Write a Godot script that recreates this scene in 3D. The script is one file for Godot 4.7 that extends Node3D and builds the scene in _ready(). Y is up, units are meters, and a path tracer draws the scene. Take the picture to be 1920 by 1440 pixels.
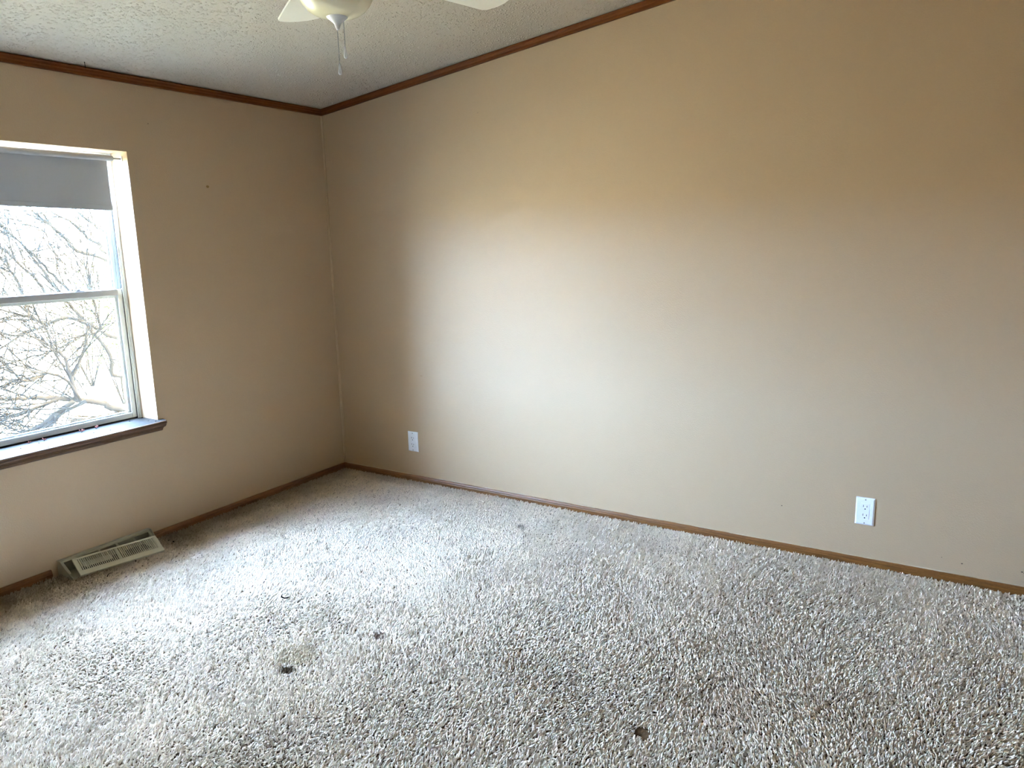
extends Node3D

# ---------------------------------------------------------------- constants of the room (metres, y up)
# corner of the two walls at the origin, carpet surface at y = 0; the window wall is x = 0, the long plain wall is z = 0
const RX := 3.95          # room size along x
const RZ := 3.75          # room size along z
const CEIL := 2.056       # ceiling height at the window wall
const SLOPE := 0.1194     # the ceiling climbs away from the window wall
const WT := 0.14          # wall thickness
const FLOOR_Y := -0.011   # carpet backing
const WZ0 := 1.166        # window opening
const WZ1 := 2.386
const WY0 := 0.546
const WY1 := 1.737

var M := {}
var rng := RandomNumberGenerator.new()
var used := {}


func _ready() -> void:
	rng.seed = 71
	# ---- camera
	var cam := Camera3D.new()
	cam.name = "camera"
	cam.fov = 54.43
	cam.near = 0.02
	cam.far = 300.0
	add_child(cam)
	cam.transform = Transform3D(Basis.from_euler(Vector3(deg_to_rad(-10.941), deg_to_rad(32.0439), deg_to_rad(-1.3746))), Vector3(3.1732, 1.3244, 3.1461))
	cam.current = true
	# ---- sky, sun, exposure
	var env := Environment.new()
	var sky := Sky.new()
	var sm := ProceduralSkyMaterial.new()
	sm.sky_top_color = Color(2.35, 3.65, 6.1).linear_to_srgb()   # bright, thinly overcast
	sm.sky_horizon_color = Color(2.65, 3.9, 5.9).linear_to_srgb()
	sm.sky_curve = 0.6
	sm.ground_horizon_color = Color(1.2, 1.1, 0.9).linear_to_srgb()
	sm.ground_bottom_color = Color(1.2, 1.1, 0.9).linear_to_srgb()
	sm.sun_angle_max = 1.0
	sm.sky_energy_multiplier = 1.0
	sm.ground_energy_multiplier = 1.0
	sky.sky_material = sm
	env.background_mode = Environment.BG_SKY
	env.sky = sky
	env.tonemap_mode = Environment.TONE_MAPPER_LINEAR
	env.tonemap_exposure = 26.4
	env.sdfgi_enabled = true
	env.ssao_enabled = true
	env.ssil_enabled = true
	var we := WorldEnvironment.new()
	we.name = "sky"
	we.environment = env
	add_child(we)
	var sun := DirectionalLight3D.new()   # high behind the house: it lights the yard and the tree, not the room
	sun.name = "sun"
	sun.light_color = Color(1.0, 0.86, 0.50).linear_to_srgb()
	sun.light_energy = 2.3
	sun.light_angular_distance = 0.6
	sun.shadow_enabled = true
	add_child(sun)
	sun.look_at_from_position(Vector3(6, 9, -3), Vector3(0, 0, 0))

	materials()
	shell()
	trims()
	window("window_1", Vector3.ZERO, "white single-hung window with a wooden sill")
	roller_shade()
	ceiling_fan()
	register_vent()
	outlet("Outlet", Vector3(0.506, 0.167, 0), "white two-socket wall outlet nearest the room corner")
	outlet("Outlet", Vector3(2.823, 0.167, 0), "white two-socket wall outlet on the right, far from the room corner")
	carpet()
	outdoors()
	bits()


# ---------------------------------------------------------------- helpers
func numbered(called: String) -> String:
	if not used.has(called):
		used[called] = 0
		return called
	used[called] += 1
	return "%s_%03d" % [called, used[called]]


func meta(o: Node, label := "", category := "", group := "", kind := "") -> void:
	if label: o.set_meta("label", label)
	if category: o.set_meta("category", category)
	if group: o.set_meta("group", group)
	if kind: o.set_meta("kind", kind)


func thing(called: String, at: Vector3, label := "", category := "", group := "", kind := "") -> Node3D:
	var o := Node3D.new()
	o.name = numbered(called)
	add_child(o)
	o.position = at
	meta(o, label, category, group, kind)
	return o


func fresh() -> SurfaceTool:
	var st := SurfaceTool.new()
	st.begin(Mesh.PRIMITIVE_TRIANGLES)
	return st


func part(called: String, st: SurfaceTool, mat: Material, parent: Node = null, kind := "") -> MeshInstance3D:
	st.generate_normals()
	st.set_material(mat)
	var o := MeshInstance3D.new()
	o.mesh = st.commit()
	var p: Node = parent if parent else self
	o.name = called if parent else numbered(called)
	p.add_child(o, true)
	if kind: o.set_meta("kind", kind)
	return o


# a, b, c counter-clockwise as seen from outside
func tri(st: SurfaceTool, a: Vector3, b: Vector3, c: Vector3, ua := Vector2.ZERO, ub := Vector2.ZERO, uc := Vector2.ZERO) -> void:
	st.set_uv(ua); st.add_vertex(a)
	st.set_uv(uc); st.add_vertex(c)
	st.set_uv(ub); st.add_vertex(b)


func quad(st: SurfaceTool, a: Vector3, b: Vector3, c: Vector3, d: Vector3, ua := Vector2.ZERO, ub := Vector2.ZERO, uc := Vector2.ZERO, ud := Vector2.ZERO) -> void:
	tri(st, a, b, c, ua, ub, uc)
	tri(st, a, c, d, ua, uc, ud)


# box from lo to hi with chamfered edges of width c; t places it
func box(st: SurfaceTool, lo: Vector3, hi: Vector3, c := 0.0, t := Transform3D()) -> void:
	st.set_smooth_group(-1)
	if c <= 0.0:
		var v := []
		for i in 8:
			v.append(t * Vector3(hi.x if i & 1 else lo.x, hi.y if i & 2 else lo.y, hi.z if i & 4 else lo.z))
		for f in [[0, 2, 3, 1], [4, 5, 7, 6], [0, 4, 6, 2], [1, 3, 7, 5], [0, 1, 5, 4], [2, 6, 7, 3]]:
			quad(st, v[f[0]], v[f[1]], v[f[2]], v[f[3]])
		return
	var m := (lo + hi) / 2.0
	var h := (hi - lo) / 2.0
	var p := func(s: Vector3, ax: int) -> Vector3:   # the corner in octant s, on the face across axis ax
		var q := Vector3(s.x * (h.x - c), s.y * (h.y - c), s.z * (h.z - c))
		q[ax] = s[ax] * h[ax]
		return t * (m + q)
	var face := func(pts: Array) -> void:
		var n: Vector3 = (pts[1] - pts[0]).cross(pts[2] - pts[0])
		var mid := Vector3.ZERO
		for q in pts: mid += q
		mid /= pts.size()
		var ok: bool = n.dot(mid - t * m) > 0
		for k in range(1, pts.size() - 1):
			if ok: tri(st, pts[0], pts[k], pts[k + 1])
			else: tri(st, pts[0], pts[k + 1], pts[k])
	for ax in 3:
		var b := (ax + 1) % 3
		var d := (ax + 2) % 3
		for s in [-1.0, 1.0]:
			var ring := []
			for k in [[-1.0, -1.0], [1.0, -1.0], [1.0, 1.0], [-1.0, 1.0]]:
				var o := Vector3.ZERO
				o[ax] = s; o[b] = k[0]; o[d] = k[1]
				ring.append(p.call(o, ax))
			face.call(ring)
		for s1 in [-1.0, 1.0]:       # the edges along axis ax
			for s2 in [-1.0, 1.0]:
				var o1 := Vector3.ZERO
				o1[ax] = -1.0; o1[b] = s1; o1[d] = s2
				var o2 := o1
				o2[ax] = 1.0
				face.call([p.call(o1, b), p.call(o2, b), p.call(o2, d), p.call(o1, d)])
	for i in 8:
		var s3 := Vector3(1.0 if i & 1 else -1.0, 1.0 if i & 2 else -1.0, 1.0 if i & 4 else -1.0)
		face.call([p.call(s3, 0), p.call(s3, 1), p.call(s3, 2)])


# a closed profile (x across, y up; counter-clockwise seen against the run) swept from a to b; the ends may be mitred by skew_a / skew_b (metres along the run per metre of profile x)
func moulding(st: SurfaceTool, prof: Array, a: Vector3, b: Vector3, across: Vector3, up: Vector3, skew_a := 0.0, skew_b := 0.0, smooth := false) -> void:
	st.set_smooth_group(1 if smooth else -1)
	var run := (b - a).normalized()
	var long := a.distance_to(b)
	var n := prof.size()
	var pa := []
	var pb := []
	var round := [0.0]
	for k in n:
		var q: Vector2 = prof[k]
		pa.append(a + across * q.x + up * q.y + run * (skew_a * q.x))
		pb.append(b + across * q.x + up * q.y + run * (skew_b * q.x))
		round.append(round[k] + q.distance_to(prof[(k + 1) % n]))
	var flip := across.cross(up).dot(run) > 0
	for k in n:
		var j := (k + 1) % n
		var u := [Vector2(0, round[k]), Vector2(long, round[k]), Vector2(long, round[k + 1]), Vector2(0, round[k + 1])]
		if flip: quad(st, pa[k], pa[j], pb[j], pb[k], u[0], u[3], u[2], u[1])
		else: quad(st, pa[k], pb[k], pb[j], pa[j], u[0], u[1], u[2], u[3])
	st.set_smooth_group(-1)
	var pts := PackedVector2Array()
	for q in prof: pts.append(q)
	var idx := Geometry2D.triangulate_polygon(pts)
	for k in range(0, idx.size(), 3):
		for e in 2:
			var s: Array = pb if e else pa
			var w: Array = [s[idx[k]], s[idx[k + 1]], s[idx[k + 2]]]
			var out := run if e else -run
			if (w[1] - w[0]).cross(w[2] - w[0]).dot(out) > 0: tri(st, w[0], w[1], w[2], prof[idx[k]], prof[idx[k + 1]], prof[idx[k + 2]])
			else: tri(st, w[0], w[2], w[1], prof[idx[k]], prof[idx[k + 2]], prof[idx[k + 1]])


# round profile of (radius, height) about the y axis
func lathe(st: SurfaceTool, prof: Array, segs := 32, t := Transform3D()) -> void:
	st.set_smooth_group(1)
	for k in prof.size() - 1:
		for s in segs:
			var a0 := TAU * s / segs
			var a1 := TAU * (s + 1) / segs
			var p0: Vector2 = prof[k]
			var p1: Vector2 = prof[k + 1]
			var v := [Vector3(p0.x * cos(a0), p0.y, p0.x * sin(a0)), Vector3(p0.x * cos(a1), p0.y, p0.x * sin(a1)), Vector3(p1.x * cos(a1), p1.y, p1.x * sin(a1)), Vector3(p1.x * cos(a0), p1.y, p1.x * sin(a0))]
			# rising profile, outside seen: v0, v3, v2, v1
			if p0.x > 1e-6: tri(st, t * v[0], t * v[2], t * v[1])
			if p1.x > 1e-6: tri(st, t * v[0], t * v[3], t * v[2])


func tube(st: SurfaceTool, pts: Array, r0: float, r1: float, sides := 6, cap := true) -> void:
	st.set_smooth_group(1)
	var n := pts.size()
	var rings := []
	var side := Vector3.ZERO
	for k in n:
		var dir: Vector3 = (pts[mini(k + 1, n - 1)] - pts[maxi(k - 1, 0)]).normalized()
		if side == Vector3.ZERO:
			side = dir.cross(Vector3.UP if absf(dir.y) < 0.9 else Vector3.RIGHT).normalized()
		side = (side - dir * side.dot(dir)).normalized()
		var other := dir.cross(side)
		var r := lerpf(r0, r1, float(k) / (n - 1))
		var ring := []
		for s in sides:
			var a := TAU * s / sides
			ring.append(pts[k] + (side * cos(a) + other * sin(a)) * r)
		rings.append(ring)
	for k in n - 1:
		for s in sides:
			var j := (s + 1) % sides
			quad(st, rings[k][s], rings[k][j], rings[k + 1][j], rings[k + 1][s])
	if cap:
		for s in sides:
			var j := (s + 1) % sides
			tri(st, pts[0], rings[0][j], rings[0][s])
			tri(st, pts[n - 1], rings[n - 1][s], rings[n - 1][j])


func smooth_line(ctrl: Array, steps := 3) -> Array:
	var out := []
	var n := ctrl.size()
	for k in n - 1:
		for s in steps:
			var w := float(s) / steps
			out.append(ctrl[k].cubic_interpolate(ctrl[k + 1], ctrl[maxi(k - 1, 0)], ctrl[mini(k + 2, n - 1)], w))
	out.append(ctrl[n - 1])
	return out


# ---------------------------------------------------------------- materials
func plain(color: Color, rough: float, spec := 0.5) -> StandardMaterial3D:
	var m := StandardMaterial3D.new()
	m.albedo_color = color
	m.roughness = rough
	m.metallic_specular = spec
	return m


func noise(freq: float, seed_: int, type := FastNoiseLite.TYPE_SIMPLEX_SMOOTH, octaves := 3) -> FastNoiseLite:
	var f := FastNoiseLite.new()
	f.noise_type = type
	f.frequency = freq
	f.seed = seed_
	f.fractal_octaves = octaves
	return f


func noise_texture(f: FastNoiseLite, side: int, ramp: Gradient = null) -> NoiseTexture2D:
	var t := NoiseTexture2D.new()
	t.width = side
	t.height = side
	t.seamless = true
	t.noise = f
	if ramp: t.color_ramp = ramp
	return t


func wood(dark: Color, light: Color, seed_: int, rough: float) -> StandardMaterial3D:
	var grain := noise(0.02, seed_, FastNoiseLite.TYPE_SIMPLEX_SMOOTH, 4)
	var fine := noise(0.11, seed_ + 1, FastNoiseLite.TYPE_SIMPLEX_SMOOTH, 2)
	var im := Image.create(512, 128, false, Image.FORMAT_RGB8)
	var bump := Image.create(512, 128, false, Image.FORMAT_L8)
	for y in 128:
		for x in 512:
			var g := grain.get_noise_2d(x * 0.22, y * 2.6) * 0.5 + 0.5
			var f := fine.get_noise_2d(x * 0.12, y * 3.0) * 0.5 + 0.5
			var pore := 1.0 if fine.get_noise_2d(x * 0.3 + 900, y * 6.0) > 0.42 else 0.0
			var w := clampf(0.15 + g * 0.65 + f * 0.3 - pore * 0.35, 0, 1)
			im.set_pixel(x, y, dark.lerp(light, w))
			bump.set_pixel(x, y, Color(w, w, w))
	var m := plain(Color.WHITE, rough)
	m.albedo_texture = ImageTexture.create_from_image(im)
	m.uv1_scale = Vector3(2.0, 16.0, 1)
	m.heightmap_enabled = true
	m.heightmap_texture = ImageTexture.create_from_image(bump)
	m.heightmap_scale = 0.03
	return m


func materials() -> void:
	# painted wall: warm beige with a fine roller texture and a slight sheen
	var wall := plain(Color(0.45, 0.325, 0.20).linear_to_srgb(), 0.5, 0.45)
	wall.uv1_triplanar = true
	wall.uv1_world_triplanar = true
	wall.uv1_scale = Vector3.ONE * 2.0
	wall.heightmap_enabled = true
	wall.heightmap_texture = noise_texture(noise(0.06, 5, FastNoiseLite.TYPE_SIMPLEX_SMOOTH, 3), 1024)
	wall.heightmap_scale = 0.04
	M.wall = wall
	var ceil := plain(Color(0.455, 0.395, 0.315).linear_to_srgb(), 0.95, 0.1)
	ceil.uv1_triplanar = true
	ceil.uv1_world_triplanar = true
	ceil.uv1_scale = Vector3.ONE * 1.6
	ceil.heightmap_enabled = true
	ceil.heightmap_texture = noise_texture(noise(0.05, 9, FastNoiseLite.TYPE_SIMPLEX_SMOOTH, 3), 1024)
	ceil.heightmap_scale = 0.12
	M.ceiling = ceil
	M.popcorn = plain(Color(0.455, 0.395, 0.315).linear_to_srgb(), 0.95, 0.1)
	M.oak = wood(Color(0.27, 0.15, 0.04), Color(0.56, 0.37, 0.15), 31, 0.45)
	M.dark_oak = wood(Color(0.27, 0.125, 0.0), Color(0.47, 0.255, 0.035), 47, 0.5)
	M.dark_oak.metallic_specular = 0.3
	var sill := wood(Color(0.12, 0.115, 0.11), Color(0.27, 0.262, 0.25), 53, 0.7)
	sill.metallic_specular = 0.2
	M.sill = sill
	M.apron = wood(Color(0.21, 0.13, 0.055), Color(0.39, 0.26, 0.13), 59, 0.5)
	M.vinyl = plain(Color(0.78, 0.79, 0.77), 0.4)
	M.seal = plain(Color(0.12, 0.11, 0.10), 0.8)
	var glass := plain(Color(0.9, 0.95, 0.95, 0.04), 0.0)
	glass.transparency = BaseMaterial3D.TRANSPARENCY_ALPHA
	M.glass = glass
	var shade := plain(Color(0.68, 0.69, 0.70), 0.8, 0.3)
	shade.backlight = Color(0.06, 0.065, 0.07)
	M.shade = shade
	M.enamel = plain(Color(0.80, 0.79, 0.72), 0.4)
	M.enamel_dull = plain(Color(0.64, 0.62, 0.53), 0.45)
	M.plate = plain(Color(0.90, 0.91, 0.93), 0.3)
	M.hole = plain(Color(0.03, 0.03, 0.03), 0.8)
	M.steel = plain(Color(0.55, 0.55, 0.55), 0.35)
	M.steel.metallic = 0.9
	M.white_blade = plain(Color(0.88, 0.86, 0.80), 0.4)
	var bowl := plain(Color(0.90, 0.87, 0.74), 0.25)
	bowl.backlight = Color(0.35, 0.33, 0.26)
	M.bowl = bowl
	M.backing = plain(Color(0.37, 0.29, 0.21), 0.95, 0.1)
	var yarn := plain(Color.WHITE, 0.9, 0.15)
	yarn.vertex_color_use_as_albedo = true
	M.yarn = yarn
	M.bark = plain(Color(0.105, 0.09, 0.068), 1.0, 0.0)
	var soil := plain(Color(0.62, 0.57, 0.47), 0.95, 0.1)
	M.ground = soil
	M.rail = plain(Color(0.60, 0.60, 0.585), 0.5)
	M.caulk = plain(Color(0.70, 0.63, 0.54), 0.6)
	M.crumb = plain(Color(0.06, 0.05, 0.045), 0.9, 0.1)
	M.petal = plain(Color(0.50, 0.30, 0.27), 0.8, 0.2)
	M.stain = plain(Color(0.56, 0.46, 0.30), 0.7, 0.2)
	M.dust = plain(Color(0.33, 0.29, 0.25), 0.9, 0.1)
	M.bud = plain(Color(0.17, 0.175, 0.085), 1.0, 0.0)
	M.siding = plain(Color(0.52, 0.50, 0.46), 0.7)


# ---------------------------------------------------------------- the room
func slab(st: SurfaceTool, foot: Array, y0: float, tops: Array) -> void:
	# a prism over the four-cornered footprint (x, z), each corner with its own top
	st.set_smooth_group(-1)
	var lo := []
	var hi := []
	var area := 0.0
	for k in 4:
		lo.append(Vector3(foot[k].x, y0, foot[k].y))
		hi.append(Vector3(foot[k].x, tops[k], foot[k].y))
		area += foot[k].x * foot[(k + 1) % 4].y - foot[(k + 1) % 4].x * foot[k].y
	if area > 0:     # make it counter-clockwise seen from above (x to the right, z down)
		lo.reverse(); hi.reverse()
	quad(st, hi[0], hi[1], hi[2], hi[3])
	quad(st, lo[3], lo[2], lo[1], lo[0])
	for k in 4:
		var j := (k + 1) % 4
		quad(st, lo[k], lo[j], hi[j], hi[k])


func ceil_y(x: float) -> float:
	return CEIL + SLOPE * x


func shell() -> void:
	var top := func(x: float) -> float: return ceil_y(x) + 0.02
	var st := fresh()
	# window wall with its opening
	box(st, Vector3(-WT, -0.9, -WT), Vector3(0, WY0 - 0.02, RZ + WT))
	box(st, Vector3(-WT, WY1, -WT), Vector3(0, CEIL + 0.02, RZ + WT))
	box(st, Vector3(-WT, WY0 - 0.02, -WT), Vector3(0, WY1, WZ0))
	box(st, Vector3(-WT, WY0 - 0.02, WZ1), Vector3(0, WY1, RZ + WT))
	meta(part("wall_left", st, M.wall), "beige painted wall with the window", "", "", "structure")
	st = fresh()
	slab(st, [Vector2(0, -WT), Vector2(RX, -WT), Vector2(RX, 0), Vector2(0, 0)], -0.9, [top.call(0), top.call(RX), top.call(RX), top.call(0)])
	meta(part("wall_right", st, M.wall), "long plain beige painted wall with two outlets", "", "", "structure")
	st = fresh()
	slab(st, [Vector2(0, RZ), Vector2(RX, RZ), Vector2(RX, RZ + WT), Vector2(0, RZ + WT)], -0.9, [top.call(0), top.call(RX), top.call(RX), top.call(0)])
	meta(part("wall_front", st, M.wall), "beige painted wall behind the camera", "", "", "structure")
	st = fresh()
	box(st, Vector3(RX, -0.9, -WT), Vector3(RX + WT, ceil_y(RX) + 0.02, RZ + WT))
	meta(part("wall_back", st, M.wall), "beige painted wall facing the window", "", "", "structure")
	st = fresh()
	box(st, Vector3(0, FLOOR_Y - 0.1, 0), Vector3(RX, FLOOR_Y, RZ))
	meta(part("floor", st, M.backing), "floor under wall-to-wall carpet", "", "", "structure")
	st = fresh()   # sloped ceiling
	st.set_smooth_group(-1)
	var a := -WT - 0.25
	var b := RX + WT
	var c := []
	for k in 8:
		var x := b if k & 1 else a
		c.append(Vector3(x, ceil_y(x) + (0.12 if k & 2 else 0.0), RZ + WT if k & 4 else -WT))
	for f in [[0, 2, 3, 1], [4, 5, 7, 6], [0, 4, 6, 2], [1, 3, 7, 5], [0, 1, 5, 4], [2, 6, 7, 3]]:
		quad(st, c[f[0]], c[f[1]], c[f[2]], c[f[3]])
	var ceiling := part("ceiling", st, M.ceiling)
	meta(ceiling, "sloped off-white textured ceiling", "", "", "structure")
	popcorn(ceiling)


func popcorn(parent: Node3D) -> void:
	# sprayed texture: small irregular lumps, far too many to count
	var st := fresh()
	st.set_smooth_group(1)
	var r := []
	for k in 7: r.append(rng.randf_range(0.7, 1.2))
	var tip := Vector3(0.1, -0.55, 0.05)
	for k in 7:
		var j := (k + 1) % 7
		var p := func(i: int, f: float, y: float) -> Vector3: return Vector3(cos(TAU * i / 7) * r[i] * f, y, sin(TAU * i / 7) * r[i] * f)
		quad(st, p.call(k, 1.0, 0.05), p.call(j, 1.0, 0.05), p.call(j, 0.72, -0.38), p.call(k, 0.72, -0.38))
		tri(st, p.call(k, 0.72, -0.38), p.call(j, 0.72, -0.38), tip)
	st.generate_normals()
	st.set_material(M.popcorn)
	var mesh := st.commit()
	var patch := noise(2.2, 14)
	var at := PackedFloat32Array()
	var count := 0
	var tilt := Basis(Vector3(0, 0, 1), atan(SLOPE))
	for k in 100000:
		var x := rng.randf_range(0.03, 3.3)
		var z := rng.randf_range(0.03, 3.0)
		if patch.get_noise_2d(x * 3.0, z * 3.0) < rng.randf_range(-0.9, 0.35): continue
		var s := 0.0018 + 0.0038 * pow(rng.randf(), 1.6)
		var bas := tilt * Basis(Vector3.UP, rng.randf() * TAU) * Basis.from_scale(Vector3(s * rng.randf_range(0.7, 1.6), s * rng.randf_range(0.5, 1.0), s))
		at.append_array([bas.x.x, bas.y.x, bas.z.x, x, bas.x.y, bas.y.y, bas.z.y, ceil_y(x), bas.x.z, bas.y.z, bas.z.z, z])
		count += 1
	var mm := MultiMesh.new()
	mm.transform_format = MultiMesh.TRANSFORM_3D
	mm.mesh = mesh
	mm.instance_count = count
	mm.buffer = at
	var o := MultiMeshInstance3D.new()
	o.name = "sprayed_texture"
	o.multimesh = mm
	parent.add_child(o, true)
	o.set_meta("kind", "stuff")


const BASE := [Vector2(0, -0.011), Vector2(0.013, -0.011), Vector2(0.013, 0.012), Vector2(0.0115, 0.0145), Vector2(0.0115, 0.019), Vector2(0.009, 0.0225), Vector2(0.0065, 0.026), Vector2(0.003, 0.028), Vector2(0, 0.028)]
const CROWN := [Vector2(0, 0), Vector2(0.011, 0), Vector2(0.0125, 0.003), Vector2(0.0125, 0.012), Vector2(0.015, 0.016), Vector2(0.017, 0.024), Vector2(0.021, 0.0285), Vector2(0.021, 0.031), Vector2(0.006, 0.031), Vector2(0.006, 0.036), Vector2(0, 0.036)]


func trims() -> void:
	var st := fresh()
	moulding(st, BASE, Vector3(0, 0, 0), Vector3(0, 0, 1.262), Vector3(1, 0, 0), Vector3.UP, 1.0, 0.0)
	var bl := part("baseboard_left", st, M.oak)
	meta(bl, "narrow worn wooden baseboard between the vent and the corner", "", "", "structure")
	st = fresh()
	moulding(st, BASE, Vector3(0, 0, 1.712), Vector3(0, 0, RZ), Vector3(1, 0, 0), Vector3.UP)
	meta(part("baseboard_left", st, M.oak), "narrow worn wooden baseboard left of the vent", "", "", "structure")
	st = fresh()
	moulding(st, BASE, Vector3(0, 0, 0), Vector3(RX, 0, 0), Vector3(0, 0, 1), Vector3.UP, 1.0, 0.0)
	var br := part("baseboard_right", st, M.oak)
	meta(br, "narrow worn wooden baseboard along the plain wall", "", "", "structure")
	st = fresh()    # ragged line of paint along its top edge
	st.set_smooth_group(-1)
	var wob := noise(6.0, 77)
	var px := 0.02
	while px < RX - 0.03:
		var y0 := 0.0274 + wob.get_noise_1d(px) * 0.0012
		var y1 := 0.0298 + wob.get_noise_1d(px + 50.0) * 0.0040
		var qx := px + 0.02
		var w0 := 0.0274 + wob.get_noise_1d(qx) * 0.0012
		var w1 := 0.0298 + wob.get_noise_1d(qx + 50.0) * 0.0040
		quad(st, Vector3(px, y0, 0.0037), Vector3(qx, w0, 0.0037), Vector3(qx, w1, 0.0006), Vector3(px, y1, 0.0006))
		quad(st, Vector3(px, y0 - 0.001, 0.0030), Vector3(qx, w0 - 0.001, 0.0030), Vector3(qx, w0, 0.0037), Vector3(px, y0, 0.0037))
		px = qx
	part("paint_edge", st, M.caulk, br)
	st = fresh()
	moulding(st, BASE, Vector3(0, 0, RZ), Vector3(RX, 0, RZ), Vector3(0, 0, -1), Vector3.UP)
	meta(part("baseboard_front", st, M.oak), "", "", "", "structure")
	st = fresh()
	moulding(st, BASE, Vector3(RX, 0, 0), Vector3(RX, 0, RZ), Vector3(-1, 0, 0), Vector3.UP)
	meta(part("baseboard_back", st, M.oak), "", "", "", "structure")
	# trim under the ceiling
	st = fresh()
	moulding(st, CROWN, Vector3(0, 2.0205, 0), Vector3(0, 2.0205, RZ), Vector3(1, 0, 0), Vector3.UP, 1.0, 0.0)
	meta(part("trim_1", st, M.dark_oak), "dark wood ceiling trim on the window wall", "", "", "structure")
	st = fresh()
	moulding(st, CROWN, Vector3(0, 2.0205, 0), Vector3(RX, 2.0205 + SLOPE * RX, 0), Vector3(0, 0, 1), Vector3(0, 1, 0), 1.0, 0.0)
	meta(part("trim_2", st, M.dark_oak), "dark wood ceiling trim climbing along the plain wall", "", "", "structure")
	# thin bead that covers the joint of the two walls
	st = fresh()
	moulding(st, [Vector2(0, 0), Vector2(0.009, 0), Vector2(0.007, 0.004), Vector2(0.004, 0.007), Vector2(0, 0.009)], Vector3(0, 0.029, 0), Vector3(0, 2.021, 0), Vector3(1, 0, 0), Vector3(0, 0, 1), 0, 0, true)
	meta(part("trim_3", st, M.wall), "thin beige bead in the corner of the two walls", "", "", "structure")


# ---------------------------------------------------------------- the window
func frame_bars(st: SurfaceTool, x0: float, x1: float, z0: float, z1: float, y0: float, y1: float, side: float, low: float, high: float, c := 0.0015) -> void:
	box(st, Vector3(x0, y0, z0), Vector3(x1, y1, z0 + side), c)
	box(st, Vector3(x0, y0, z1 - side), Vector3(x1, y1, z1), c)
	box(st, Vector3(x0, y0, z0 + side), Vector3(x1, y0 + low, z1 - side), c)
	box(st, Vector3(x0, y1 - high, z0 + side), Vector3(x1, y1, z1 - side), c)


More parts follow.
